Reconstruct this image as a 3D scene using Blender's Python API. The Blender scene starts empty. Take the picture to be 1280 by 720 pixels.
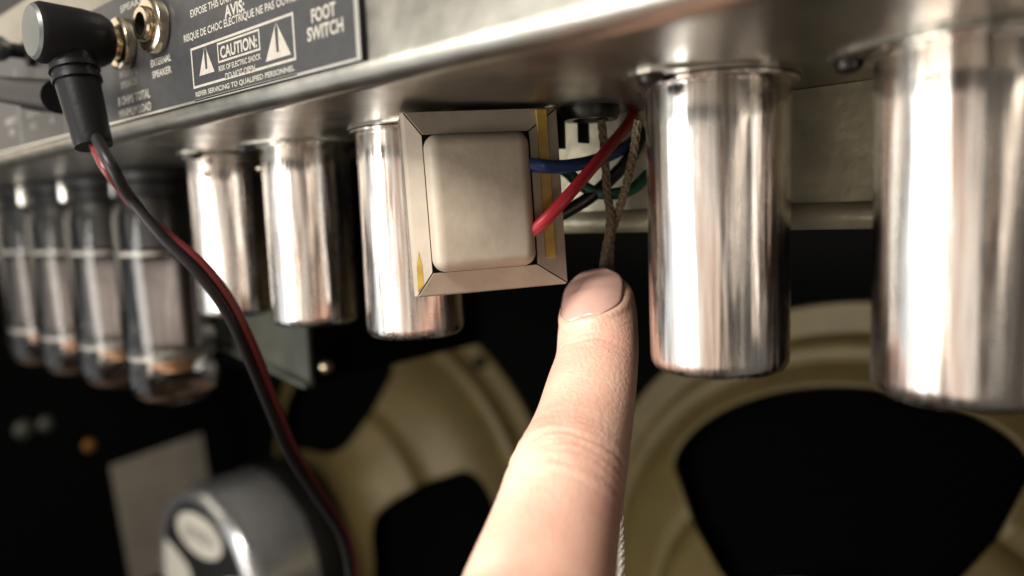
import bpy, bmesh, math, random
from mathutils import Vector, Matrix
random.seed(7)
SC = bpy.context.scene
COL = SC.collection
S = 0.001                      # everything below is measured in millimetres

# ------------------------------------------------------------------ camera
FPX = 900.0                    # focal length in photo pixels (1280 wide)
def nv(v): return Vector(v).normalized()
_left = nv((-445 - 640, 360 - 308, -FPX))
_down = Vector((350, -8700, -FPX)); _down = (_down - _left * _down.dot(_left)).normalized()
_X, _Z = -_left, -_down
_Y = _Z.cross(_X)
RW = Matrix((_X, _Y, _Z))      # camera space -> world
_zd = FPX * 46 / 376
CAM = -(RW @ Vector(((895 - 640) / FPX * _zd, (360 - 82) / FPX * _zd, -_zd)))
def ray(x, y): return (RW @ Vector(((x - 640) / FPX, (360 - y) / FPX, -1))).normalized()
def on(x, y, axis, val):
    d = ray(x, y); return CAM + d * ((val - CAM[axis]) / d[axis])
def at(x, y, depth): return CAM + RW @ Vector(((x - 640) / FPX * depth, (360 - y) / FPX * depth, -depth))
cd = bpy.data.cameras.new('camera'); cam = bpy.data.objects.new('camera', cd); COL.objects.link(cam)
cd.sensor_width = 36; cd.lens = FPX / 1280 * 36
cd.clip_start = 0.005; cd.clip_end = 20
cam.matrix_world = Matrix.Translation(CAM * S) @ RW.to_4x4()
cd.dof.use_dof = True; cd.dof.focus_distance = 0.127; cd.dof.aperture_fstop = 7.9
SC.camera = cam

# ------------------------------------------------------------------ light
w = bpy.data.worlds.new('World'); SC.world = w; w.use_nodes = True
w.node_tree.nodes['Background'].inputs[0].default_value = (1.0, 0.92, 0.80, 1)
w.node_tree.nodes['Background'].inputs[1].default_value = 0.09
def area(name, loc, target, sx, sy, power, col):
    l = bpy.data.lights.new(name, 'AREA'); l.shape = 'RECTANGLE'; l.size = sx * S; l.size_y = sy * S
    l.energy = power; l.color = col
    o = bpy.data.objects.new(name, l); COL.objects.link(o); o.location = Vector(loc) * S
    o.rotation_euler = (Vector(target) - Vector(loc)).to_track_quat('-Z', 'Z').to_euler()
    return o
area('work_lamp', (-165, -310, -70), (0, -15, -50), 130, 190, 0.62, (1.0, 0.96, 0.89))
area('ceiling_lamp', (-70, -270, 185), (5, -25, -60), 90, 90, 1.5, (1.0, 0.94, 0.86))
area('key_softbox', (-330, -330, -150), (-20, 0, -40), 420, 300, 0.34, (0.94, 0.97, 1.0))
area('wall_bounce', (-470, -130, 90), (-60, 0, -20), 300, 240, 0.22, (1.0, 0.88, 0.72))
area('front_fill', (60, -420, -160), (0, 0, -50), 300, 260, 0.22, (1.0, 0.86, 0.74))  # unseen fill added on the camera side to lift dim surfaces
area('side_lamp', (420, -260, -60), (0, 0, -40), 40, 300, 0.10, (1.0, 0.82, 0.66))
SC.view_settings.view_transform = 'Standard'; SC.view_settings.look = 'None'
SC.view_settings.exposure = 0.45; SC.view_settings.gamma = 1.0
SC.view_settings.use_curve_mapping = False
SC.cycles.use_denoising = True
SC.cycles.max_bounces = 10; SC.cycles.transparent_max_bounces = 24
SC.cycles.caustics_reflective = False; SC.cycles.caustics_refractive = False

# ------------------------------------------------------------------ materials
M = {}
def mat(name, base, rough=0.5, metal=0.0, var=0.0, vscale=200, bump=0.0, bscale=400, rvar=0.0, stretch=(1, 1, 1), col2=None, **kw):
    m = bpy.data.materials.new(name); m.use_nodes = True
    nt = m.node_tree; N = nt.nodes; L = nt.links; p = N['Principled BSDF']
    p.inputs['Base Color'].default_value = (*base, 1); p.inputs['Roughness'].default_value = rough
    p.inputs['Metallic'].default_value = metal
    for k, v in kw.items(): p.inputs[k.replace('_', ' ')].default_value = v
    tc = N.new('ShaderNodeTexCoord'); mp = N.new('ShaderNodeMapping'); mp.inputs['Scale'].default_value = stretch
    L.new(tc.outputs['Object'], mp.inputs[0])
    def noise(sc, det=5):
        n = N.new('ShaderNodeTexNoise'); n.inputs['Scale'].default_value = sc; n.inputs['Detail'].default_value = det
        L.new(mp.outputs[0], n.inputs['Vector']); return n
    if var:
        n = noise(vscale); r = N.new('ShaderNodeValToRGB'); r.color_ramp.elements[0].position = 0.3; r.color_ramp.elements[1].position = 0.72
        c2 = col2 or tuple(c * (1 - var) for c in base)
        r.color_ramp.elements[0].color = (*c2, 1); r.color_ramp.elements[1].color = (*base, 1)
        L.new(n.outputs[0], r.inputs[0]); L.new(r.outputs[0], p.inputs['Base Color'])
    if rvar:
        n = noise(vscale * 1.7); mr = N.new('ShaderNodeMapRange'); mr.inputs[3].default_value = max(0.02, rough - rvar); mr.inputs[4].default_value = rough + rvar
        L.new(n.outputs[0], mr.inputs[0]); L.new(mr.outputs[0], p.inputs['Roughness'])
    if bump:
        n = noise(bscale, 6); b = N.new('ShaderNodeBump'); b.inputs['Strength'].default_value = 1; b.inputs['Distance'].default_value = bump * S
        L.new(n.outputs[0], b.inputs['Height']); L.new(b.outputs[0], p.inputs['Normal'])
    M[name] = m; return m
def shield_material():
    m = mat('shield', (0.74, 0.71, 0.68), 0.16, 1.0); nt = m.node_tree; N = nt.nodes; L = nt.links; p = N['Principled BSDF']
    tc = N.new('ShaderNodeTexCoord')
    def noise(sc, st, det=4):
        mp = N.new('ShaderNodeMapping'); mp.inputs['Scale'].default_value = st; L.new(tc.outputs['Object'], mp.inputs[0])
        n = N.new('ShaderNodeTexNoise'); n.inputs['Scale'].default_value = sc; n.inputs['Detail'].default_value = det; L.new(mp.outputs[0], n.inputs['Vector']); return n.outputs[0]
    def mul(a, k): q = N.new('ShaderNodeMath'); q.operation = 'MULTIPLY'; L.new(a, q.inputs[0]); q.inputs[1].default_value = k; return q.outputs[0]
    def add(a, b): q = N.new('ShaderNodeMath'); q.operation = 'ADD'; L.new(a, q.inputs[0]); L.new(b, q.inputs[1]); return q.outputs[0]
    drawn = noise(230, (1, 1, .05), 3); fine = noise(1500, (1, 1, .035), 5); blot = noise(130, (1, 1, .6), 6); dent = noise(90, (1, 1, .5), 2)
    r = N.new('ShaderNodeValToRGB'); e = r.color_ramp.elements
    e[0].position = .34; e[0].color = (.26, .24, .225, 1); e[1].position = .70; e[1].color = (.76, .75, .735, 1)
    for pos, c in ((.44, (.54, .45, .39, 1)), (.52, (.66, .64, .61, 1))): q = e.new(pos); q.color = c  # warm reflections painted into the tarnished metal colour as pinkish-brown streaks
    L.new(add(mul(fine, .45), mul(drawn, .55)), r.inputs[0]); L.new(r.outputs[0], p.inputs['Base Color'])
    mr = N.new('ShaderNodeMapRange'); mr.inputs[1].default_value = .35; mr.inputs[2].default_value = .7; mr.inputs[3].default_value = .11; mr.inputs[4].default_value = .38
    L.new(add(mul(blot, .6), mul(fine, .4)), mr.inputs[0]); L.new(mr.outputs[0], p.inputs['Roughness'])
    b = N.new('ShaderNodeBump'); b.inputs['Strength'].default_value = 1; b.inputs['Distance'].default_value = .001
    L.new(add(add(mul(drawn, .55), mul(fine, .045)), mul(dent, .25)), b.inputs['Height']); L.new(b.outputs[0], p.inputs['Normal'])
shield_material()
mat('steel', (0.42, 0.40, 0.35), 0.33, 1.0, var=0.3, vscale=90, rvar=0.12, bump=0.22, bscale=75)
mat('galvanised', (0.62, 0.57, 0.40), 0.40, 0.25, var=0.45, vscale=110, rvar=0.12, bump=0.35, bscale=260)
mat('plate_black', (0.028, 0.029, 0.031), 0.42, 0.0, var=0.3, vscale=500, bump=0.02, bscale=3000)
mat('ink', (0.34, 0.32, 0.28), 0.55, var=0.25, vscale=900)
mat('bright_edge', (0.78, 0.76, 0.70), 0.3, 0.9, var=0.1)
mat('nickel', (0.72, 0.62, 0.46), 0.18, 1.0)
mat('beige_paint', (0.42, 0.36, 0.285), 0.42, 0.0, var=0.2, vscale=160, bump=0.10, bscale=420, rvar=0.1)
mat('beige_edge', (0.30, 0.25, 0.20), 0.5, 0.0, var=0.35, vscale=300, bump=0.15, bscale=500)
mat('yellow_tape', (0.42, 0.27, 0.04), 0.45, 0.0, var=0.4, vscale=350)
mat('rubber', (0.008, 0.008, 0.009), 0.42, 0.0, Specular_IOR_Level=0.15, bump=0.05, bscale=900)
mat('plug_cap', (0.085, 0.095, 0.09), 0.4, 0.3, var=0.2)
mat('wire_red', (0.42, 0.022, 0.035), 0.38); mat('wire_blue', (0.018, 0.055, 0.20), 0.36)
mat('wire_black', (0.008, 0.008, 0.010), 0.34); mat('wire_green', (0.012, 0.11, 0.075), 0.36)
mat('cord_red', (0.11, 0.012, 0.012), 0.45); mat('cord_black', (0.009, 0.008, 0.008), 0.45, Specular_IOR_Level=0.3)
mat('braid_brown', (0.34, 0.27, 0.18), 0.75, var=0.6, vscale=2200, bump=0.3, bscale=2600)
mat('braid_white', (0.70, 0.64, 0.54), 0.7, var=0.5, vscale=2200, bump=0.3, bscale=2600)
mat('bakelite', (0.010, 0.010, 0.010), 0.4, Specular_IOR_Level=0.25)
mat('anode', (0.13, 0.105, 0.095), 0.45, 0.4, var=0.4, vscale=120)
mat('mica', (0.75, 0.72, 0.66), 0.4)
mat('basket', (0.18, 0.132, 0.046), 0.46, 0.15, var=0.2, vscale=60, bump=0.1, bscale=300)
mat('cone', (0.0025, 0.0025, 0.0025), 0.95, bump=0.4, bscale=120, Specular_IOR_Level=0.03)
mat('chrome', (0.70, 0.70, 0.69), 0.26, 0.85, var=0.15, vscale=60, rvar=0.06)
mat('label_black', (0.012, 0.012, 0.012), 0.5); mat('label_white', (0.74, 0.70, 0.60), 0.55, var=0.1)
mat('cabinet', (0.0035, 0.0035, 0.0035), 0.95, bump=0.5, bscale=300, Specular_IOR_Level=0.03)
mat('paper', (0.32, 0.28, 0.225), 0.8, var=0.25, vscale=40)
mat('dark_metal', (0.10, 0.105, 0.085), 0.5, 0.5, var=0.3, vscale=120)
mat('bolt_black', (0.02, 0.019, 0.017), 0.4, 0.6)
mat('brass', (0.62, 0.50, 0.34), 0.35, 1.0)
mat('copper', (0.75, 0.42, 0.24), 0.32, 0.8, var=0.3, vscale=200)
mat('stem', (0.035, 0.034, 0.032), 0.6, 0.0, var=0.4, vscale=150)
mat('warm_reflection', (0.62, 0.42, 0.29), 0.4, 0.4, var=0.5, vscale=180)
mat('rust', (0.30, 0.13, 0.03), 0.5, 0.5)
# thin glass: a fresnel sheen over clear
g = bpy.data.materials.new('glass'); g.use_nodes = True; nt = g.node_tree; nt.nodes.clear()
out = nt.nodes.new('ShaderNodeOutputMaterial'); mx = nt.nodes.new('ShaderNodeMixShader'); tr = nt.nodes.new('ShaderNodeBsdfTransparent')
gl = nt.nodes.new('ShaderNodeBsdfGlossy'); gl.inputs['Roughness'].default_value = 0.05; lw = nt.nodes.new('ShaderNodeFresnel'); lw.inputs[0].default_value = 1.5
tr.inputs[0].default_value = (0.93, 0.92, 0.9, 1)
nt.links.new(lw.outputs[0], mx.inputs[0]); nt.links.new(tr.outputs[0], mx.inputs[1]); nt.links.new(gl.outputs[0], mx.inputs[2]); nt.links.new(mx.outputs[0], out.inputs[0])
M['glass'] = g
# skin
sk = mat('skin', (0.66, 0.40, 0.29), 0.40, 0.0, bump=0.19, bscale=1500)
p = sk.node_tree.nodes['Principled BSDF']; nt = sk.node_tree
p.inputs['Subsurface Weight'].default_value = 0.35; p.inputs['Subsurface Radius'].default_value = (1, 0.32, 0.18); p.inputs['Subsurface Scale'].default_value = 0.0030
n1 = nt.nodes.new('ShaderNodeTexNoise'); n1.inputs['Scale'].default_value = 95; n1.inputs['Detail'].default_value = 8
rp = nt.nodes.new('ShaderNodeValToRGB'); rp.color_ramp.elements[0].position = 0.3; rp.color_ramp.elements[1].position = 0.7
rp.color_ramp.elements[0].color = (0.74, 0.40, 0.305, 1); rp.color_ramp.elements[1].color = (0.86, 0.58, 0.445, 1)
tc = nt.nodes.new('ShaderNodeTexCoord'); nt.links.new(tc.outputs['Object'], n1.inputs['Vector'])
nt.links.new(n1.outputs[0], rp.inputs[0]); nt.links.new(rp.outputs[0], p.inputs['Base Color'])
mat('nail', (0.71, 0.43, 0.355), 0.10, 0.0, var=0.08, vscale=200, Coat_Weight=0.6, Coat_Roughness=0.15)

# ------------------------------------------------------------------ helpers
def link(o, parent=None):
    COL.objects.link(o)
    if parent: o.parent = parent
    return o
def thing(name, label, cat, loc=(0, 0, 0), mw=None, group=None):
    o = bpy.data.objects.new(name, None); o.empty_display_size = 0.005
    if mw is not None:
        m = mw.copy(); m.translation = m.translation * S; o.matrix_world = m
    else: o.location = Vector(loc) * S
    o['label'] = label; o['category'] = cat
    if group: o['group'] = group
    return link(o)
def tag(o, label, cat, group=None):
    o['label'] = label; o['category'] = cat
    if group: o['group'] = group
    return o
def build(name, verts, faces, m, parent=None, smooth=True, sharp=None, inv=None):
    me = bpy.data.meshes.new(name)
    vs = [(Vector(v) if inv is None else inv @ Vector(v)) * S for v in verts]
    me.from_pydata(vs, [], faces); me.validate()
    bm = bmesh.new(); bm.from_mesh(me); bmesh.ops.recalc_face_normals(bm, faces=bm.faces); bm.to_mesh(me); bm.free()
    me.materials.append(M[m])
    if smooth:
        me.polygons.foreach_set('use_smooth', [True] * len(me.polygons))
        me.set_sharp_from_angle(angle=math.radians(sharp or 38))
    return link(bpy.data.objects.new(name, me), parent)
def lathe(prof, n=48, axis='Z', o=(0, 0, 0)):
    """prof: (radius, height) pairs; closed to the axis where radius is 0"""
    V, F, rings = [], [], []
    for r, h in prof:
        if r < 1e-6: rings.append([len(V)]); V.append((0, 0, h))
        else:
            rings.append(list(range(len(V), len(V) + n)))
            V += [(r * math.cos(2 * math.pi * i / n), r * math.sin(2 * math.pi * i / n), h) for i in range(n)]
    for a, b in zip(rings, rings[1:]):
        for i in range(n):
            j = (i + 1) % n
            f = [a[i % len(a)], a[j % len(a)], b[j % len(b)], b[i % len(b)]]
            f = list(dict.fromkeys(f))
            if len(f) > 2: F.append(f)
    if axis == 'Y': V = [(x, z, -y) for x, y, z in V]
    if axis == 'X': V = [(z, y, -x) for x, y, z in V]
    return [Vector(v) + Vector(o) for v in V], F
def box(x0, x1, y0, y1, z0, z1, bev=0.0, seg=3):
    bm = bmesh.new(); bmesh.ops.create_cube(bm, size=1)
    for v in bm.verts: v.co = Vector((x0 + (v.co.x + .5) * (x1 - x0), y0 + (v.co.y + .5) * (y1 - y0), z0 + (v.co.z + .5) * (z1 - z0)))
    if bev: bmesh.ops.bevel(bm, geom=list(bm.edges), offset=bev, segments=seg, profile=0.5, affect='EDGES')
    bm.verts.index_update()
    r = [v.co.copy() for v in bm.verts], [[v.index for v in f.verts] for f in bm.faces]; bm.free(); return r
def join(*parts):
    V, F = [], []
    for v, f in parts:
        k = len(V); V += list(v); F += [[i + k for i in q] for q in f]
    return V, F
def spline(P, k=8):
    P = [Vector(q) for q in P]; Q = [P[0] * 2 - P[1]] + P + [P[-1] * 2 - P[-2]]; R = []
    for i in range(1, len(Q) - 2):
        a, b, c, d = Q[i - 1:i + 3]
        for j in range(k):
            t = j / k
            R.append(0.5 * ((2 * b) + (c - a) * t + (2 * a - 5 * b + 4 * c - d) * t * t + (3 * b - a - 3 * c + d) * t ** 3))
    R.append(P[-1]); return R
def frames(P):
    T = [(P[min(i + 1, len(P) - 1)] - P[max(i - 1, 0)]).normalized() for i in range(len(P))]
    n = T[0].orthogonal().normalized(); out = []
    for t in T:
        n = (n - t * n.dot(t)).normalized(); out.append((t, n, t.cross(n)))
    return out
def tube(P, r, n=12):
    V, F = [], []
    rr = r if callable(r) else (lambda s: r)
    for i, (c, (t, a, b)) in enumerate(zip(P, frames(P))):
        q = rr(i / (len(P) - 1))
        V += [c + (a * math.cos(2 * math.pi * k / n) + b * math.sin(2 * math.pi * k / n)) * q for k in range(n)]
    for i in range(len(P) - 1):
        for k in range(n): F.append([i * n + k, i * n + (k + 1) % n, (i + 1) * n + (k + 1) % n, (i + 1) * n + k])
    F.append(list(range(n))[::-1]); F.append(list(range((len(P) - 1) * n, len(P) * n)))
    return V, F
def extrude_x(poly, x0, x1):
    n = len(poly); V = [(x0, y, z) for y, z in poly] + [(x1, y, z) for y, z in poly]
    F = [[i, (i + 1) % n, n + (i + 1) % n, n + i] for i in range(n)]
    return V, F + [list(range(n))[::-1], list(range(n, 2 * n))]
def inv_of(o):
    m = o.matrix_world.copy() if o.matrix_world != Matrix() else Matrix.Translation(o.location)
    m.translation = m.translation / S; return m.inverted()

# ------------------------------------------------------------------ cabinet (setting)
def struct(name, vf, m):
    o = build(name, *vf, m, smooth=False); o['kind'] = 'structure'; return o
struct('baffle_board', box(-545, 320, 222, 236, -470, 60), 'cabinet')
struct('cabinet_side_wall', box(-560, -546, -40, 240, -470, 60), 'cabinet')
struct('cabinet_floor', box(-560, 320, -40, 240, -486, -471), 'cabinet')

# ------------------------------------------------------------------ chassis
PY, ZU = -39.0, -2.0           # rear panel plane, underside plane
ch = thing('amplifier_chassis', 'bare steel amplifier chassis hanging upside down with black printed rear plate', 'chassis', (0, 0, 0))
def bend(r, cy, cz, k=8): return [(cy - r * math.cos(a), cz - r * math.sin(a)) for a in [math.pi / 2 * i / k for i in range(k + 1)]]
R0 = 3.4
outer = [(PY, 37.5)] + bend(R0, PY + R0, ZU + R0) + [(118, ZU)]
inner = [(118, ZU + 1.3)] + bend(R0 - 1.3, PY + R0, ZU + R0)[::-1] + [(PY + 1.3, 37.5)]
build('shell', *extrude_x(outer + inner, -470, 190), 'steel', ch, sharp=30)
# hanging flange with a rolled lip behind the shields
fl = [(21.5, ZU - .1), (21.5, -21.5)] + [(21.5 - 2.3 * math.sin(a) * 1.0, -23.8 + 2.3 * math.cos(a)) for a in [math.pi * i / 10 for i in range(11)]]
fl += [(24.5, -26.1), (24.5, -24.9)] + [(22.9, -23), (22.9, ZU - .1)]
build('hanging_flange', *extrude_x(fl, -62, 150), 'galvanised', ch, sharp=30)
# black rear plate, bright cut edge, printing
pl_x0, pl_x1, pl_z0, pl_z1 = -455, -35.0, 1.1, 26.2
plate = build('rear_plate', *box(pl_x0, pl_x1, PY - .9, PY - .02, pl_z0, pl_z1, .12, 1), 'plate_black', ch, smooth=False)
IY = PY - .93
def ink(name, V, F, parent=plate, m='ink', th=.06):
    n = len(V); VV = [(x, IY, z) for x, z in V] + [(x, IY + th, z) for x, z in V]
    FF = [list(f) for f in F] + [[i + n for i in f][::-1] for f in F]
    return build(name, VV, FF, m, parent, smooth=False)
def rect(x0, x1, z0, z1): return [(x0, z0), (x1, z0), (x1, z1), (x0, z1)], [[0, 1, 2, 3]]
def frame2(x0, x1, z0, z1, t):
    V = [(x0, z0), (x1, z0), (x1, z1), (x0, z1), (x0 + t, z0 + t), (x1 - t, z0 + t), (x1 - t, z1 - t), (x0 + t, z1 - t)]
    return V, [[0, 1, 5, 4], [1, 2, 6, 5], [2, 3, 7, 6], [3, 0, 4, 7]]
def lettering(s, x, z, width, cap, m='ink', bold=.018, y=None, parent=plate, name='lettering', place=None):
    cu = bpy.data.curves.new('t', 'FONT'); cu.body = s; cu.size = 1; cu.offset = bold; cu.resolution_u = 3; cu.extrude = 0.0
    o = bpy.data.objects.new('t', cu); COL.objects.link(o)
    bpy.context.view_layer.update()
    me = bpy.data.meshes.new_from_object(o.evaluated_get(bpy.context.evaluated_depsgraph_get()))
    COL.objects.unlink(o); bpy.data.objects.remove(o)
    xs = [v.co.x for v in me.vertices]; x0, x1 = min(xs), max(xs); kx = width / (x1 - x0); kz = cap / 0.70
    V = [((v.co.x - x0) * kx, v.co.y * kz) for v in me.vertices]; F = [list(f.vertices) for f in me.polygons]; bpy.data.meshes.remove(me)
    if place: return build(name, [place(a, b) for a, b in V], F, m, parent, smooth=False)
    return build(name, [(x + a, (y or IY), z + b) for a, b in V], F, m, parent, smooth=False)
def txt(s, pa, pb, cap, bold=.018):
    a = on(*pa, 1, IY); b = on(*pb, 1, IY); lettering(s, a.x, (a.z + b.z) / 2, b.x - a.x, cap, bold=bold)
txt('FOOT', (389.5, 28), (420, 19), 1.9, .03)
txt('SWITCH', (384.5, 52), (429.5, 38.3), 1.9, .03)
txt('EXPOSE THIS UNIT TO RAIN OR MOISTURE', (238, 18), (372, -29), 1.25)
txt('AVIS:', (281, 21.5), (306, 14), 1.9, .03)
txt('RISQUE DE CHOC ELECTRIQUE NE PAS OUVRIR', (230, 50.5), (374, 2), 1.25)
def P2(x, y): q = on(x, y, 1, IY); return q.x, q.z
bx0, bz1 = P2(238, 62.5); bx1, _ = P2(366, 12.5); bz0 = bz1 - 7.0
ink('warning_frame', *frame2(bx0, bx1, bz0, bz1 + .2, .42))
cx0, cz1 = P2(271, 55); cx1, cz0 = P2(326, 67)
ink('caution_frame', *frame2(cx0, cx1, cz1 - 3.3, cz1 + .1, .34))
lettering('CAUTION:', cx0 + .9, cz1 - 2.6, cx1 - cx0 - 1.8, 1.9, bold=.03)
lettering('RISK OF ELECTRIC SHOCK', cx0, cz1 - 4.7, cx1 - cx0, .9)
lettering('DO NOT OPEN', cx0 + 2, cz1 - 6.2, cx1 - cx0 - 4, .9)
ax, az = P2(344.5, 26.5)
def tri(cx, top, hw, h, slot):
    V = [(cx - hw, top - h), (cx - .35, top - h), (cx - .35, top - h * .83), (cx - .35, top - h * .74), (cx - .45, top - h * .22), (cx, top),
         (cx + hw, top - h), (cx + .35, top - h), (cx + .35, top - h * .83), (cx + .35, top - h * .74), (cx + .45, top - h * .22)]
    F = [[0, 1, 2, 3, 4, 5], [6, 5, 10, 9, 8, 7], [1, 7, 8, 2]]
    return V, F
ink('warning_triangle', *tri(ax, az - .1, 3.6, 5.6, 1))
ink('shock_triangle', *tri(P2(256, 60)[0], P2(256, 60)[1] + .5, 2.7, 5.0, 1))
lettering('REFER SERVICING TO QUALIFIED PERSONNEL', bx0 + .6, bz0 - 1.5, bx1 - bx0 - 1.2, .85)
ink('print_rule', *rect(bx0, bx1, bz0 - 2.3, bz0 - 2.0))
jx2, jz2 = P2(197, 33); jx1, jz1 = P2(157, 56)
for jx, nm in ((jx1, 'INTERNAL'), (jx2, 'EXTERNAL')):
    lettering(nm, jx - 4.2, 10.1, 8.4, 1.3); lettering('SPEAKER', jx - 4.0, 7.9, 8.0, 1.3)
lettering('SPEAKERS', jx1 - 1, jz2 + 5.6, 14, 1.3)
lettering('8 OHMS TOTAL', jx1 - 6, 4.6, 15, 1.7, bold=.03); lettering('MINIMUM LOAD', jx1 - 6, 2.1, 15, 1.6, bold=.03)
for k, (px, wd) in enumerate(((-139, 8), (-155, 7), (-168, 10), (-185, 9), (-203, 9))):
    lettering(('REVERB', 'OUT', 'VIBRATO', 'INPUT', 'RETURN')[k], px - wd / 2, 8.2, wd, 1.7); lettering(('IN', 'LINE', 'PEDAL', 'LEVEL', 'SEND')[k], px - wd / 4, 5.2, wd / 2, 1.7)
for k, px in enumerate((-146.5, -178, -212)): ink('print_rule', *rect(px - .2, px + .2, 2.0, 22))
ink('print_rule', *rect(pl_x1 - 1.05, pl_x1 - .12, pl_z0 + .1, pl_z1 - .1), m='bright_edge')
ink('print_rule', *rect(pl_x0 + .2, pl_x1 - 1.1, pl_z0 + .1, pl_z0 + .55), m='bright_edge')
# jack sockets in the plate
def jack(x, z):
    j = build('jack_socket', *lathe([(2.9, .4), (2.9, -.2), (3.2, -.7), (3.3, -3.0), (3.0, -3.4), (2.1, -3.4), (1.9, -1.0), (0, -1.0)], 28, 'Y', (x, PY - .9, z)), 'nickel', ch)
    nut = [(6.1 if i % 1 == 0 else 6, 0) for i in range(6)]
    build('nut', *lathe([(3.3, -.05), (5.1, -.05), (5.3, -.5), (5.1, -1.9), (4.7, -2.2), (3.35, -2.2)], 6 * 4, 'Y', (x, PY - .9, z)), 'nickel', j)
    build('bore', *lathe([(1.88, -3.2), (1.7, -1.2), (0, -1.2)], 24, 'Y', (x, PY - .9, z)), 'bolt_black', j)
jack(jx1, jz1); jack(jx2, jz2)
# grommet and lugs where the leads go up
gx = on(748, 150, 2, ZU)
build('grommet', *lathe([(3.2, 0), (5.4, 0), (5.6, -1.2), (5.0, -2.4), (3.4, -2.4), (3.0, -.5)], 24, 'Z', (-29, 9, ZU)), 'bolt_black', ch)
for k, (dx, dy) in enumerate(((-5, 5), (-8, 1))):
    build('solder_lug', *box(-29 + dx - .5, -29 + dx + .5, 9 + dy - 1.6, 9 + dy + 1.6, ZU - 6 - k, ZU - .05, .3, 2), 'bolt_black', ch)

# ------------------------------------------------------------------ tube shields
SH = [(33.2, 'bright tube shield with flanged base beside the speaker without a badge'), (0.0, 'polished tube shield between the finger and the bare flange'),
      (-70.5, 'polished tube shield half hidden by the beige transformer'), (-107.5, 'tube shield beside the one the transformer overlaps'),
      (-145.0, 'tube shield next to the glass power tubes, crossed by the cable')]
random.seed(3)
proto = None
for k, (x, lab) in enumerate(SH):
    t = thing('tube_shield', lab, 'tube shield', (x, 0, ZU), group='chrome tube shields in a row'); t.rotation_euler.z = k * 1.3
    if proto is None:
        prof = [(10.1, -1.5), (10.65, -1.5), (10.75, -1.8), (10.75, -7.8), (10.68, -8.2), (10.68, -42.5), (10.55, -43.6), (10.0, -44.5), (9.2, -44.9), (7.6, -45.0), (7.3, -44.7), (7.3, -44.2), (9.6, -43.6), (10.1, -42), (10.1, -1.5)]
        proto = []
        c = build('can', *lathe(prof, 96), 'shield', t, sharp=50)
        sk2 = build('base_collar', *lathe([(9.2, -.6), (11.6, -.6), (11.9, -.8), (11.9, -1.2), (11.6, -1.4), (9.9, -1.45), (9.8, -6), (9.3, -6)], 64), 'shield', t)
        # oval mounting flange
        n = 48; V = []
        for i in range(n):
            a = 2 * math.pi * i / n; r = 12.2 + 4.6 * abs(math.cos(a)) ** 6
            V.append((r * math.cos(a), r * math.sin(a)))
        VV = [(a, b, -.02) for a, b in V] + [(a, b, -.55) for a, b in V]
        FF = [list(range(n)), list(range(n, 2 * n))[::-1]] + [[i, (i + 1) % n, n + (i + 1) % n, n + i] for i in range(n)]
        f = build('mounting_flange', VV, FF, 'steel', t, smooth=False)
        sc = [build('screw', *lathe([(0, -2.0), (1.0, -1.95), (1.7, -1.5), (1.9, -.9), (1.9, -.5)], 20, 'Z', (sx * 14.2, 0, -.06)), 'bolt_black', t) for sx in (-1, 1)]
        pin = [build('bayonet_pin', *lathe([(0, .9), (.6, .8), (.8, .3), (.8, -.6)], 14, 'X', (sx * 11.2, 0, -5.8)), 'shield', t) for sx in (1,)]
        tv = build('valve_glass', *lathe([(8.6, -1), (8.8, -8), (8.8, -36), (8.0, -39.5), (5.0, -42), (1.4, -42.8), (0, -43.6)], 32), 'anode', t)
        proto = [c, sk2, f, tv] + sc + pin
    else:
        for q in proto: d = q.copy(); link(d, t)

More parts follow.
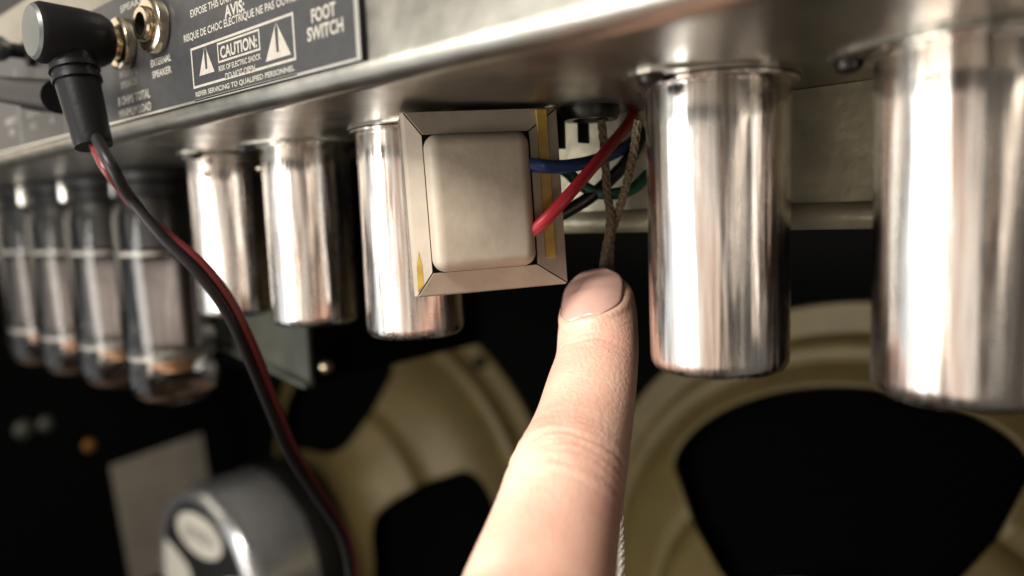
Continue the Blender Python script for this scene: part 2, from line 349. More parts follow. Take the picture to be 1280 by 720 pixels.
# ------------------------------------------------------------------ power tubes
PT = [(-201, 'glass power tube next to the tube shields, behind the speaker cable'), (-243, 'second glass power tube from the tube shields'),
      (-284, 'third glass power tube from the tube shields'), (-324, 'glass power tube farthest from the tube shields')]
proto = None
for k, (x, lab) in enumerate(PT):
    t = thing('power_tube', lab, 'vacuum tube', (x, 5.5, ZU), group='glass power tubes hanging in a row'); t.rotation_euler.z = .5 + k * .22; t.scale = (.813, .813, .95)
    if proto is None:
        proto = [
            build('socket', *lathe([(14, -.02), (20, -.02), (20.3, -.8), (19.6, -1.6), (18.2, -1.7), (17.6, -4.2), (15, -4.2)], 48), 'bakelite', t),
            build('base', *lathe([(0, -4.3), (15.6, -4.3), (16.6, -5.2), (16.8, -8.6), (16.9, -9.6), (16.0, -10), (0, -10)], 48), 'bakelite', t),
            build('glass_envelope', *lathe([(16.4, -9.6), (17.4, -12), (18.4, -17), (18.7, -60), (18.6, -70), (18.0, -75.5), (16.2, -79.8), (13, -82.4), (8, -83.7), (3, -84), (0, -84)], 64), 'glass', t),
            build('anode', *join(box(-11.0, 11.0, -5.5, 5.5, -64.0, -31, 2.2, 4), box(-14.4, -10.9, -.7, .7, -63, -33), box(10.9, 14.4, -.7, .7, -63, -33)), 'anode', t),
            build('mica_spacer', *lathe([(0, -65.4), (16.8, -65.4), (17.2, -66.0), (16.8, -66.7), (0, -66.7)], 40), 'mica', t),
            build('mica_spacer', *lathe([(0, -28.8), (16.6, -28.8), (17.0, -29.4), (16.6, -30.0), (0, -30.0)], 40), 'mica', t),
            build('getter_ring', *tube([Vector((7 * math.cos(a), 4.5 * math.sin(a), -72)) for a in [2 * math.pi * i / 24 for i in range(25)]], .7, 8), 'copper', t),
            build('stem', *lathe([(0, -10.1), (13.5, -10.1), (13.0, -20), (11.5, -27.5), (0, -27.5)], 40), 'stem', t),
            build('reflection_dome', *lathe([(15.6, -79.4), (12.8, -81.7), (8, -83.1), (3, -83.4), (0, -83.4)], 48), 'warm_reflection', t),  # amber coat in the dome, added to paint its warm reflection
            build('reflection_disc', *lathe([(0, -67.4), (9.5, -67.4), (10.2, -68.2), (9.8, -70.2), (9.2, -70.2), (9.0, -68.4), (0, -68.4)], 32), 'copper', t),  # copper disc added to imitate warm reflections seen through the glass bottom
            build('retainer_clip', *box(-20.6, -17.2, -3, 3, -9, -.1, .5, 2), 'bright_edge', t), build('retainer_clip', *box(17.2, 20.6, -3, 3, -9, -.1, .5, 2), 'bright_edge', t)]
    else:
        for q in proto: link(q.copy(), t)

# ------------------------------------------------------------------ small transformer with beige bell
bl = at(520, 373, 126); br = at(711, 355, 133)
u = (br - bl); WT = u.length; u.normalize()
up_ = (RW @ Vector((-.085, 1, .09))); up_ = (up_ - u * up_.dot(u)).normalized(); nrm = u.cross(up_)
mid = (bl + br) / 2; HT = (ZU - mid.z) / up_.z - .6
top_ = mid + up_ * HT
TM = Matrix(((u.x, -nrm.x, up_.x, top_.x), (u.y, -nrm.y, up_.y, top_.y), (u.z, -nrm.z, up_.z, top_.z), (0, 0, 0, 1)))
print('transformer', WT, HT, top_, nrm)
tf = thing('small_transformer', 'small beige painted transformer hanging under the chassis above the fingertip', 'transformer', mw=TM)
hw, zb = WT / 2, -HT
TI = TM.inverted()
build('core', *box(-hw + 1.0, hw - 1.0, 1.2, 11.5, zb + 1.0, -.06, .3, 2), 'beige_edge', tf, smooth=False)
for k in range(9):
    build('lamination', *box(-hw + .6, hw - .6, 1.8 + k * 1.05, 2.4 + k * 1.05, zb + .6, -.1), 'beige_edge', tf, smooth=False)
# flared flange: four mitred strips
ins = 4.6
def ring(i, y):
    l, r, b, t_ = (i, i, i, i) if i < 2 else (3.0, 6.2, 4.2, 4.4)
    return [(-hw + l, y, zb + b), (hw - r, y, zb + b), (hw - r, y, -.1 - t_), (-hw + l, y, -.1 - t_)]
names = ['bottom', 'right', 'top', 'left']
for k in range(4):
    j = (k + 1) % 4
    O, A, B = ring(0, 1.15), ring(.35, -.35), ring(ins, -1.9)
    g0 = .16                                     # open mitre joint
    def sh(p, q, d): return Vector(p) + (Vector(q) - Vector(p)).normalized() * d
    V = [sh(O[k], O[j], g0), sh(O[j], O[k], g0), sh(A[j], A[k], g0), sh(A[k], A[j], g0), sh(B[j], B[k], g0), sh(B[k], B[j], g0)]
    V += [v + Vector((0, .5, 0)) for v in V]
    F = [[0, 1, 2, 3], [3, 2, 4, 5], [7, 6, 9, 8], [8, 9, 11, 10], [0, 3, 9, 6], [3, 5, 11, 9], [1, 7, 8, 2], [2, 8, 10, 4], [5, 4, 10, 11], [0, 6, 7, 1]]
    st_ = build('flange_strip', V, F, 'beige_paint', tf, smooth=False)
    bv = st_.modifiers.new('edge', 'BEVEL'); bv.width = .00022; bv.segments = 2
build('flange_backing', *box(-hw + .5, hw - .5, .45, .95, zb + .5, -.6), 'bolt_black', tf, smooth=False)
bell = build('bell_cover', *box(-hw + 3.1, hw - 6.9, -5.2, 0.2, zb + 4.3, -4.7, 2.3, 7), 'beige_paint', tf, sharp=60)
build('tape_strip', *box(hw - 4.6, hw - 2.6, -1.75, -.6, zb + 5.2, -.8, .1, 1), 'yellow_tape', tf, smooth=False)
V = [(-hw + .35, -.62, zb + 1.2), (-hw + 1.5, -1.05, zb + 2.4), (-hw + 1.45, -1.05, zb + 5.6), (-hw + 1.0, -.85, zb + 8.0), (-hw + .5, -.66, zb + 5.4)]
V += [Vector(v) + Vector((0, .3, 0)) for v in V]
build('tape_chip', V, [[0, 1, 2, 3, 4], [9, 8, 7, 6, 5]] + [[i, (i + 1) % 5, 5 + (i + 1) % 5, 5 + i] for i in range(5)], 'yellow_tape', tf, smooth=False)
def W(x, y, Y): return on(x, y, 1, Y)
def loc_face(x, y, yl):        # pixel onto the transformer's own face plane, yl behind it
    o = TI @ CAM; d = TI.to_3x3() @ ray(x, y); return TM @ (o + d * ((yl - o.y) / d.y))
def lead(name, P, r, m): return build(name, *tube(spline(P, 10), r, 14), m, tf, inv=TI)
def AT(*L): return [at(*q) for q in L]
lead('red_lead', [loc_face(655, 297, -2.4), loc_face(676, 280, -4.6)] + AT((692, 264, 126), (715, 239, 127), (745, 204, 131), (768, 176, 136), (788, 150, 142), (800, 118, 147)), 1.1, 'wire_red')
lead('blue_lead', [loc_face(652, 204, -2.4), loc_face(674, 207, -3.2)] + AT((692, 208.5, 129), (714, 207, 131.5), (742, 201, 136), (770, 190, 141), (797, 173, 146), (820, 148, 150)), 1.22, 'wire_blue')
lead('black_lead', AT((690, 274, 141), (712, 262, 141), (738, 246, 141), (764, 223, 141.5), (785, 200, 142), (799, 176, 143), (808, 140, 146)), 1.3, 'wire_black')
lead('green_lead', AT((690, 205, 141), (708, 214, 141), (723, 228, 141), (743, 240, 141), (770, 242, 141), (795, 233, 142), (815, 212, 145)), 1.2, 'wire_green')

# ------------------------------------------------------------------ braided leads
bw = thing('braided_wires', 'pair of twisted cloth braided wires hanging behind the fingertip', 'wire', (-27, 11, ZU))
bi = inv_of(bw)
def braided(P, r, m, parent, inv):
    P = spline(P, 14)
    c = build('core', *tube(P, r * .8, 10), m, parent, inv=inv)
    fr = frames(P); N = 8
    for k in range(N):
        pts = []
        for i, (q, (t, a, b)) in enumerate(zip(P, fr)):
            an = 2 * math.pi * k / N + (i * .42) * (1 if k % 2 else -1)
            pts.append(q + (a * math.cos(an) + b * math.sin(an)) * (r * .9))
        build('strand', *tube(pts, r * .26, 5), m, parent, inv=inv)
braided([W(752, 150, 12), W(756, 195, 12), W(759, 240, 12), W(763, 275, 11.5), W(756, 320, 12), W(753, 350, 12), W(754, 400, 12)], .75, 'braid_brown', bw, bi)
braided([W(798, 150, 13), W(791, 195, 13), W(782, 235, 12.5), W(772, 268, 13.2), W(763, 300, 13.2), W(763, 350, 13.4), W(764, 400, 13.4)], .75, 'braid_brown', bw, bi)
b2 = thing('braided_cable', 'pale braided cable running down beside the finger', 'cable', W(769, 720, 12))
braided([W(764, 440, 12), W(768, 540, 12), W(774, 640, 12), W(775.5, 680, 12), W(776, 720, 12), W(777, 800, 14)], .72, 'braid_white', b2, inv_of(b2))
braided([W(760, 440, 13), W(764, 540, 13), W(770, 640, 13), W(770.5, 680, 13), W(770.5, 720, 13), W(771, 800, 15)], .72, 'braid_white', b2, inv_of(b2))

# ------------------------------------------------------------------ speaker cable with right-angle plug
def plug(label, x, z, L, rot, cable=False, hl=24, m='rubber'):
    t = thing('jack_plug', label, 'plug', (x, PY - 4.4, z))
    build('tip', *lathe([(1.8, 6), (1.8, 0), (0, 0)], 16, 'Y'), 'nickel', t)
    build('body', *lathe([(0, .0), (4.4, 0), (5.2, -1.5), (5.6, -5), (5.7, -L + 1.0), (5.2, -L), (0, -L)], 36, 'Y'), m, t)
    build('end_cap', *lathe([(0, -L - .7), (4.6, -L - .6), (5.1, -L - .05), (4.6, -L + .2)], 36, 'Y'), 'plug_cap', t)
    d = rot; A = Vector((0, -L * .56, -2)); P = [A + d * s for s in (0, 4, 8, 12, 16, 20, hl)]
    h = build('handle', *tube(spline(P, 4), lambda s: 4.3 - 1.1 * s, 28), m, t, sharp=50)
    for s in (4.2, 6.4):
        fr = [A + d * s, A + d * (s + .9)]
        build('grip_ring', *tube(fr, 4.5 - .05 * s + .22, 28), m, h)
    return t, Vector((x, PY - 4.4, z)) + A + d * hl
capL = 13
hv = on(117, 181, 1, PY - 4.4 - capL * .50) - Vector((jx1, PY - 4.4 - capL * .56, jz1 - 2)); hd = hv.normalized()
pg, end = plug('black right angle plug with cable, pushed into the jack socket', jx1, jz1, capL, hd, hl=hv.length)
kp = on(40, 66, 1, PY - 1)
kb = thing('panel_knob', 'small grey ball ended knob beside the right angle plug', 'knob', kp)
build('shaft', *lathe([(3.4, .1), (3.4, -1.5), (1.8, -2), (1.8, -6), (0, -6)], 24, 'Y'), 'bolt_black', kb)
build('ball', *lathe([(0, -4.5), (1.9, -4.9), (3.0, -6.4), (3.2, -8), (2.7, -9.6), (1.5, -10.7), (0, -11)], 28, 'Y'), 'plug_cap', kb)
p3 = on(66, 122, 1, PY - 1)
kc = thing('straight_plug', 'dark barrel plug lying sideways along the rear plate', 'plug', p3); k3 = inv_of(kc)
build('neck', *lathe([(3.6, .1), (3.6, -3), (3.0, -7), (0, -7)], 24, 'Y'), 'rubber', kc)
q0, q1 = on(74, 121, 1, PY - 8.5), on(-12, 110, 1, PY - 8.5)
build('barrel', *tube(spline([q0, q0 + (q1 - q0) * .3, q0 + (q1 - q0) * .7, q1], 6), lambda t_: 3.6 - .6 * t_, 24), 'rubber', kc, inv=k3, sharp=50)
build('end_cap', *tube([q1, q1 + (q1 - q0) * .03], 3.2, 24), 'bright_edge', kc, inv=k3)
cb = thing('speaker_cable', 'red and black speaker cable running down in front of the tubes', 'cable', end)
ci = inv_of(cb)
CP = spline([end + Vector((0, 0, 1.5)), on(135, 208, 1, -51), on(165, 252, 1, -47), on(205, 294, 1, -43), on(250, 335, 1, -38), on(284, 380, 1, -33), on(310, 432, 1, -28),
      on(338, 500, 1, -20), on(365, 565, 1, -10), on(398, 618, 1, 0), on(428, 665, 1, 8), on(441, 715, 1, 12), on(448, 790, 1, 14)], 10)
vdir = RW @ Vector((0, 0, 1))
A, B = [], []
for i, (q, (t, a, b)) in enumerate(zip(CP, frames(CP))):
    side = t.cross(vdir).normalized(); up = side.cross(t)
    q_ = min(1, max(0, (i - 4) / 40)); ang = -.6 - 1.75 * q_ * q_ * (3 - 2 * q_) + .2 * math.sin(i * .09); o = (side * math.cos(ang) + up * math.sin(ang)) * .95
    A.append(q + o); B.append(q - o)
build('red_conductor', *tube(A, .95, 14), 'cord_red', cb, inv=ci); build('black_conductor', *tube(B, 1.1, 14), 'cord_black', cb, inv=ci)

# ------------------------------------------------------------------ choke plate, bolts, label
c0 = on(388, 484, 1, 24); yend = min(205, on(604, 432, 0, c0.x).y)
ck = thing('power_transformer', 'black power transformer with grey green end plate behind the tube shields', 'transformer', (c0.x, 24, ZU))
H = ZU - c0.z; print('choke', c0, yend)
V = [(-62, 0, -H + 10), (0, 0, -H), (0, 0, -.1), (-62, 0, -.1)]; V += [(a, 1.6, c) for a, b, c in V]
build('end_plate', V, [[0, 1, 2, 3], [7, 6, 5, 4]] + [[i, (i + 1) % 4, 4 + (i + 1) % 4, 4 + i] for i in range(4)], 'dark_metal', ck, smooth=False)
V = [(-62, -2.2, -H + 10), (0, -2.2, -H), (0, -2.2, -H + 1.3), (-62, -2.2, -H + 11.3)]; V += [(a, -.1, c) for a, b, c in V]
build('end_plate_lip', V, [[0, 1, 2, 3], [7, 6, 5, 4]] + [[i, (i + 1) % 4, 4 + (i + 1) % 4, 4 + i] for i in range(4)], 'dark_metal', ck, smooth=False)
build('winding_housing', *box(-60, -.3, 1.8, yend - 24, -H + .4, -.1, 1.5, 2), 'cabinet', ck, smooth=False)
pb = on(407, 458, 0, c0.x)
build('bolt', *lathe([(0, 2.2), (1.5, 1.9), (2.2, .9), (2.4, -.2)], 24, 'X', pb - Vector((c0.x, 24, ZU))), 'brass', ck)
sw = -545.9
def onx(x, y): return on(x, y, 0, sw + .3)
a_, b_, c_ = onx(137, 582), onx(252, 541), onx(165, 735)
V = [a_, b_, b_ + (c_ - a_), c_]; V = [Vector((0, v.y, v.z)) for v in V]; o0 = V[3].copy(); V = [v - o0 for v in V]
V += [v + Vector((.25, 0, 0)) for v in V]
lb = build('paper_label', V, [[0, 1, 2, 3], [7, 6, 5, 4]] + [[i, (i + 1) % 4, 4 + (i + 1) % 4, 4 + i] for i in range(4)], 'paper', smooth=False)
lb.location = Vector((sw + .05, o0.y, o0.z)) * S; tag(lb, 'grey paper label stuck inside the dark cabinet beside the badged magnet', 'label')
for (x, y, r, m, lab) in ((30, 537, 7, 'dark_metal', 'grey screw head on the dark cabinet wall, paired with a fainter one'), (58, 530, 6, 'dark_metal', 'fainter grey screw head close to its brighter twin'), (112, 557, 5, 'rust', 'orange screw head on the dark wall above the paper label')):
    q = on(x, y, 0, sw + .1)
    V, F = lathe([(0, r * .5), (r * .6, r * .42), (r * .95, r * .15), (r, 0)], 20, 'X')
    o = build('screw_head', V, F, m); o.location = q * S; tag(o, lab, 'screw')

# ------------------------------------------------------------------ loudspeakers
def interp(x, T):
    for (a, b), (c, d) in zip(T, T[1:]):
        if (x - a) * (x - c) <= 0: return b + (d - b) * (x - a) / (c - a)
    return T[-1][1]
PR = [(152, 0), (151, -2.2), (138.5, -2.6), (137.6, -5.5), (136.6, -10), (135, -12.2), (131, -13), (127.5, -12.2), (126, -14.2), (123, -19), (116, -27), (90, -43), (64, -58), (58, -66), (54.5, -74), (54, -82)]
def basket(phase, nsp=3, half_sp=20):
    V, F = [], []; NT = 216; rings = []
    rim = [r for r, y in PR if r >= 123]
    pitch = 360 / nsp
    for i in range(NT):
        th = 360 * i / NT; d = (th - phase + pitch / 2) % pitch - pitch / 2     # distance from spoke centre
        hwin = pitch / 2 - half_sp; uu = (abs(d) - pitch / 2) / hwin            # -1..0 within the window
        rc, hr = 88.5, 31.5
        k = hr * (1 - min(1, abs(uu)) ** 6) ** (1 / 6) if abs(uu) < 1 else 0
        ro, ri = rc + k, rc - k
        c, s = math.cos(math.radians(th)), math.sin(math.radians(th))
        R1 = rim + [ro + (123 - ro) * q for q in (.75, .5, .25, 0)]
        R2 = [ri + (55.5 - ri) * q for q in (0, .25, .5, .75, 1)] + [54.3, 54]
        row = []
        for r in R1 + R2:
            row.append(len(V)); V.append((r * c, interp(r, PR), r * s))
        rings.append((row, k > .5))
    n1 = len(rim) + 4
    for i in range(NT):
        (a, ka), (b, kb) = rings[i], rings[(i + 1) % NT]
        for j in range(len(a) - 1):
            if j == n1 - 1 : continue
            F.append([a[j], b[j], b[j + 1], a[j + 1]])
    return V, F
def speaker(label, cx, cz, phase, badge):
    t = thing('loudspeaker', label, 'speaker', (cx, 221.8, cz), group='loudspeakers on the baffle board')
    fr = build('basket_frame', *basket(phase), 'basket', t, sharp=50)
    md = fr.modifiers.new('thick', 'SOLIDIFY'); md.thickness = .0022; md.offset = 1 if False else -1
    build('cone', *lathe([(126, -4), (119, -8), (112, -14)] + [(112 - k * 2, -14 - k * 1.23 - 1.1 * (k % 2)) for k in range(1, 26)] + [(38, -58), (0, -58)], 64, 'Y'), 'cone', t)
    build('magnet', *lathe([(0, -78), (53.5, -78), (56, -82), (57.5, -84), (57.5, -104), (56.5, -106), (0, -106)], 64, 'Y'), 'bolt_black', t)
    cov = build('magnet_cover', *lathe([(56.2, -84), (56.2, -137), (55.6, -141.5), (54.0, -144.6), (51.5, -146.4), (49.8, -146.6), (49.2, -146.2), (49, -145.2), (0, -145.2)], 72, 'Y'), 'chrome', t, sharp=60)
    for k in range(8):
        an = math.radians(phase + 45 * k + 2)
        b = build('bolt', *lathe([(0, -5.5), (3.2, -5.3), (3.8, -4.2), (3.8, -.2)], 6 * 3, 'Y', (145 * math.cos(an), -2.4, 145 * math.sin(an))), 'bolt_black', t)
    if badge:
        build('badge_disc', *lathe([(0, -145.9), (47.6, -145.9), (48.0, -145.5), (48.0, -145.25)], 64, 'Y'), 'label_black', cov)
        def flat(name, P, y=-146.15, m='label_white', par=cov):
            n = len(P); V = [(a, y, b) for a, b in P] + [(a, y + .2, b) for a, b in P]
            return build(name, V, [list(range(n)), list(range(n, 2 * n))[::-1]] + [[i, (i + 1) % n, n + (i + 1) % n, n + i] for i in range(n)], m, par, smooth=False)
        flat('badge_oval', [(26 * math.cos(a), 30 + 12.5 * math.sin(a)) for a in [2 * math.pi * i / 40 for i in range(40)]])
        for s in (-1, 1):
            flat('badge_wedge', [(s * 46.8 * math.cos(a), 46.8 * math.sin(a)) for a in [math.radians(d) for d in range(21, -76, -4)]] + [(s * 8, -41), (s * 13, 1), (s * 17, 7), (s * 30, 13)])
        lettering('JENSEN', 0, 0, 34, 7.5, m='ink', bold=.02, parent=cov, name='badge_lettering', place=lambda a, b: (-17 + a, -146.3, 26.5 + b))
    return t
speaker('loudspeaker with chrome magnet cover carrying a black and white badge', -344, -226, 49, True)
speaker('loudspeaker basket with no badge showing, below the finger side shields', -23, -215.5, 161, False)

# ------------------------------------------------------------------ hand
def hand():
    parts = []
    camback = RW @ Vector((0, 0, 1)); camup = RW @ Vector((0, 1, 0)); camright = RW @ Vector((1, 0, 0))
    def loft(P, rad, nref, n=28, sub=6, cap=True):
        """P joints, rad (half width, half thickness) per joint, nref: dorsal direction"""
        idx = spline([(i, 0, 0) for i in range(len(P))], sub); Q = spline(P, sub)
        Rr = spline([(a, b, 0) for a, b in rad], sub); V, F = [], []
        for i, q in enumerate(Q):
            t = (Q[min(i + 1, len(Q) - 1)] - Q[max(i - 1, 0)]).normalized()
            nn = (nref - t * nref.dot(t)).normalized(); s = t.cross(nn)
            for k in range(n):
                a = 2 * math.pi * k / n; V.append(q + s * math.cos(a) * Rr[i].x + nn * math.sin(a) * Rr[i].y)
        for i in range(len(Q) - 1):
            for k in range(n): F.append([i * n + k, i * n + (k + 1) % n, (i + 1) * n + (k + 1) % n, (i + 1) * n + k])
        F.append(list(range(n))[::-1]); F.append(list(range((len(Q) - 1) * n, len(Q) * n)))
        return V, F
    # index finger: tip -> knuckle, pixels and depths
    T = [(747.5, 343, 141.5), (748, 348, 141.2), (748.5, 362, 140.2), (748.5, 385, 138.2), (747, 415, 135), (745.5, 450, 131), (735, 500, 125), (723, 550, 118.5), (709.5, 600, 112), (696, 650, 106), (683, 700, 100.5), (667, 760, 94.5)]
    Wd = [14, 46, 79, 95.5, 103, 107, 121, 133, 146, 163, 181, 203]
    P = [at(*q) for q in T]; hwid = [w_ * q[2] / FPX / 2 for w_, q in zip(Wd, T)]
    rad = [(h * .985, h * f) for h, f in zip(hwid, (.75, .8, .84, .84, .85, .87, .90, .93, .97, .95, .95, .95))]
    axis = (P[0] - P[8]).normalized()
    n0 = (camback * .74 + camup * .66 - camright * .52); n0 = (n0 - axis * n0.dot(axis)).normalized()
    parts.append(loft(P, rad, n0, 40, 8))
    # knuckle and back of the hand below the frame
    mcp = P[-1] + (P[-1] - P[-2]).normalized() * 13
    down = (-camup * .96 + camback * .12 - camright * .18).normalized()
    side = (-camright * .93 - camback * .30).normalized()            # towards the other knuckles (left hand)
    wrist = mcp + down * 82 + side * 26
    kn = [mcp, mcp + side * 21 - n0 * 1 + down * 0, mcp + side * 41 + down * 5, mcp + side * 58 + down * 13]
    parts.append(loft([P[-2], P[-1], mcp, mcp + down * 20], [(9.6, 9.2), (10.2, 9.6), (11.2, 11), (7, 7)], n0, 32, 6))
    fwd = -camback
    for i in (0, 1, 2, 3):
        b = wrist + (kn[i] - wrist) * .12
        parts.append(loft([kn[i] + (kn[i] - b).normalized() * 4, kn[i], kn[i] + (b - kn[i]) * .35, kn[i] + (b - kn[i]) * .7, b], [(7, 7), (11.5, 12), (11.5, 13.5), (12, 14.5), (14, 14)], n0, 24, 6))
    palm = [kn[1] * .5 + kn[2] * .5 + fwd * 4 + down * 6, kn[1] * .5 + kn[2] * .5 + fwd * 6 + down * 40, wrist, wrist + down * 40 + side * 6, wrist + down * 110 + side * 16]
    parts.append(loft(palm, [(33, 9), (34, 14), (27, 18), (26, 19), (32, 27)], n0, 40, 6))
    # curled fingers: up and forward from the knuckle, folding back under
    for i, (l1, l2, l3, r) in enumerate(((34, 22, 15, 8.6), (31, 21, 15, 8.2), (25, 16, 13, 7.2))):
        k0 = kn[i + 1]; f1 = (fwd * .72 - camup * .70).normalized(); pip = k0 + f1 * l1
        f2 = (-camup * .92 - fwd * .25).normalized(); dip = pip + f2 * l2
        f3 = (-fwd * .9 - camup * .3).normalized(); tip = dip + f3 * l3
        parts.append(loft([k0 - f1 * 4, k0 + f1 * 6, k0 + f1 * l1 * .55, pip - f1 * 2 , pip + f1 * 3.5 + f2 * 5, pip + f2 * (l2 * .6), dip - f3 * 2, dip + f3 * l3 * .5, tip, tip + f3 * 2],
                          [(r, r), (r * 1.05, r), (r, r), (r * 1.02, r), (r, r * .97), (r * .95, r * .9), (r * .93, r * .9), (r * .88, r * .82), (r * .65, r * .6), (r * .2, r * .2)], side.cross(f1), 24, 6))
    # thumb leaves the side of the palm
    th0 = wrist - side * 8 - down * 26; tv = (-side * .72 - down * .55 + fwd * .42).normalized()
    tj = th0 + tv * 36; tv2 = (-side * .25 - down * .55 + fwd * .8).normalized(); tk = tj + tv2 * 27
    parts.append(loft([th0 - tv * 12, th0, th0 + tv * 18, tj, tj + tv2 * 13, tk, tk + tv2 * 8, tk + tv2 * 11], [(13, 13), (13.5, 13), (12, 11.5), (10.8, 10.2), (10, 9), (10.4, 8.4), (8, 6.5), (2.5, 2)], n0, 28, 6))
    t = thing('hand', 'hand pointing up with its index finger at the small beige transformer', 'hand', wrist + down * 110)
    inv = inv_of(t)
    skin = build('skin', *join(*parts), 'skin', t, inv=inv)
    r1 = skin.modifiers.new('r', 'REMESH'); r1.mode = 'VOXEL'; r1.voxel_size = .00055
    s1 = skin.modifiers.new('s', 'SMOOTH'); s1.iterations = 7; s1.factor = .5
    bpy.context.view_layer.update()
    me = bpy.data.meshes.new_from_object(skin.evaluated_get(bpy.context.evaluated_depsgraph_get()))
    skin.modifiers.clear(); old = skin.data; skin.data = me; bpy.data.meshes.remove(old)
    if not me.materials: me.materials.append(M['skin'])
    # soften the back of the hand, leaving the pointing finger crisp
    fwm = inv.inverted(); g_ = skin.vertex_groups.new(name='soft'); ax_ = (P[-1] - P[-3]).normalized(); o_ = P[-3]
    buckets = {}
    for v in me.vertices:
        q = fwm @ (v.co / S); dd = (q - o_).dot(ax_); off_ = ((q - o_) - ax_ * dd).length
        wt = 1.0 if off_ > 16 else max(0.0, min(1.0, (dd - 8) / 10))
        k = int(wt * 10)
        if k: buckets.setdefault(k, []).append(v.index)
    for k, L_ in buckets.items(): g_.add(L_, k / 10, 'REPLACE')
    s2 = skin.modifiers.new('s2', 'SMOOTH'); s2.iterations = 70; s2.factor = .5; s2.vertex_group = 'soft'
    bpy.context.view_layer.update()
    me = bpy.data.meshes.new_from_object(skin.evaluated_get(bpy.context.evaluated_depsgraph_get()))
    skin.modifiers.clear(); skin.vertex_groups.clear(); old = skin.data; skin.data = me; bpy.data.meshes.remove(old)
    if not me.materials: me.materials.append(M['skin'])
    # creases: work along the finger's polyline
    fw = inv.inverted(); Q = spline(P, 8); cum = [0]
    for a, b in zip(Q, Q[1:]): cum.append(cum[-1] + (b - a).length)
    fwid = [v.x for v in spline([(h, 0, 0) for h in hwid], 8)]
    rnd = random.Random(5)
    cr = []
    sD, sP = cum[5 * 8], cum[8 * 8]                 # the two joints
    for ds, dep, wd in ((-.9, .16, .55), (.5, .30, .60), (2.1, .14, .5)): cr.append((sD + ds, dep, wd, rnd.uniform(-.05, .05), rnd.uniform(-.2, .4)))
    for k in range(15):
        ds = -7 + k * 1.02 + rnd.uniform(-.3, .3); cr.append((sP + ds, .12 + .30 * math.exp(-(ds / 2.4) ** 2) * rnd.uniform(.5, 1.1), rnd.uniform(.32, .55), rnd.uniform(-.09, .09), rnd.uniform(-.3, .3)))
    nl, nw = 12.2, 5.9                             # nail length and half width
    s_n0 = 1.6
    me.vertices.foreach_get
    for v in me.vertices:
        p = fw @ (v.co / S)
        best = min(range(0, len(Q), 4), key=lambda i: (Q[i] - p).length_squared)
        lo, hi = max(0, best - 4), min(len(Q) - 1, best + 4)
        best = min(range(lo, hi + 1), key=lambda i: (Q[i] - p).length_squared)
        if best >= len(Q) - 3 : continue
        tn = (Q[min(best + 1, len(Q) - 1)] - Q[max(best - 1, 0)]).normalized()
        d = p - Q[best]; s = cum[best] + d.dot(tn)
        if d.length > 20 or s > sP + 22: continue
        nn = (n0 - tn * n0.dot(tn)).normalized(); sd = tn.cross(nn)
        x, y = d.dot(sd), d.dot(nn); hwd = fwid[best]
        ang = math.atan2(x, y)
        dors = max(0, math.cos(ang * .75)) if abs(ang) < 2.0 else 0
        off = 0
        if dors:
            xx = x / hwd
            for s0, dep, wd, tilt, cur in cr:
                q = (s - s0 - tilt * x - cur * xx * xx * 1.6 - .25 * math.sin(x * .9 + s0)) / wd
                if abs(q) < 3: off -= 1.15 * dep * math.exp(-q * q) * dors * (1 - .35 * abs(xx))
            # loose skin swelling over the second joint
            off += .75 * math.exp(-((s - sP) / 6.5) ** 2) * dors - .35 * math.exp(-((s - (sD + sP) / 2) / 6) ** 2) * dors
            # nail bed and folds
            un = (s - s_n0) / nl; vn = x / nw
            e = max(abs(vn), 0) ** 2.6 + (max(0, un - .45) / .55) ** 2.4
            if un < 1.35 and abs(vn) < 1.45 and y > 0:
                q = math.sqrt(e)
                off += -.55 / (1 + math.exp((q - .97) * 16)) + .38 * math.exp(-((q - 1.17) / .13) ** 2) * min(1, max(0, (un + .1) * 2))
        if off: 
            g = (nn * math.cos(ang) + sd * math.sin(ang))
            v.co += (inv.to_3x3() @ g) * off * S
    me.polygons.foreach_set('use_smooth', [True] * len(me.polygons)); me.update()
    # fingernail
    V, F = [], []; NU, NV = 22, 22
    for i in range(NU + 1):
        uu = -0.10 + 1.10 * i / NU; s = s_n0 + uu * nl
        bi_ = min(range(len(Q)), key=lambda i: abs(cum[i] - max(s, .9)))
        tn = (Q[min(bi_ + 1, len(Q) - 1)] - Q[max(bi_ - 1, 0)]).normalized()
        base = Q[bi_] + tn * (s - cum[bi_]); nn = (n0 - tn * n0.dot(tn)).normalized(); sd = tn.cross(nn)
        lim = nw * 1.03 * (1 - max(0, (uu - .5) / .5) ** 2.6 * .55) * math.sqrt(max(.02, 1 - (max(0, .34 - uu) / .47) ** 2.2))
        hb = interp(max(s, cum[0] + .01), [(cum[8 * k], rad[k][1]) for k in range(6)]); hx = interp(max(s, .01), [(cum[8 * k], rad[k][0]) for k in range(6)])
        # nail plate keeps the bed's curve of the mid nail so that it does not dive with the fingertip
        sm = s_n0 + .55 * nl; hbm = interp(sm, [(cum[8 * k], rad[k][1]) for k in range(6)]); hxm = interp(sm, [(cum[8 * k], rad[k][0]) for k in range(6)])
        k_ = max(0, min(1, (.55 - uu) / .55)); hb2 = hb * (1 - k_) + (hbm - 2.6 * k_) * k_; hx2 = max(hx, hxm)
        for j in range(NV + 1):
            x = lim * (2 * j / NV - 1); y = hb2 * math.sqrt(max(.02, 1 - (x / (hx2 * 1.02)) ** 2)) - .30
            V.append(base + sd * x + nn * (y - .9 * max(0, .25 - uu) ** 1.5))
    for i in range(NU):
        for j in range(NV): a = i * (NV + 1) + j; F.append([a, a + 1, a + NV + 2, a + NV + 1])
    nailo = build('fingernail', V, F, 'nail', t, inv=inv)
    md = nailo.modifiers.new('thick', 'SOLIDIFY'); md.thickness = .0004; md.offset = -1
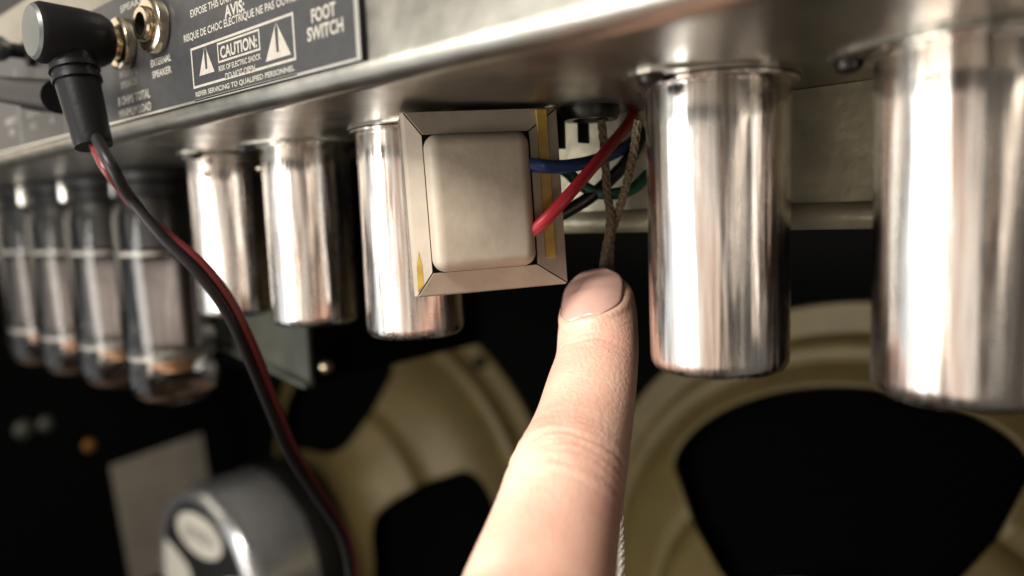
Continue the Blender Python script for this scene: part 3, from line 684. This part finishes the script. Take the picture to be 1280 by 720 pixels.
hand()
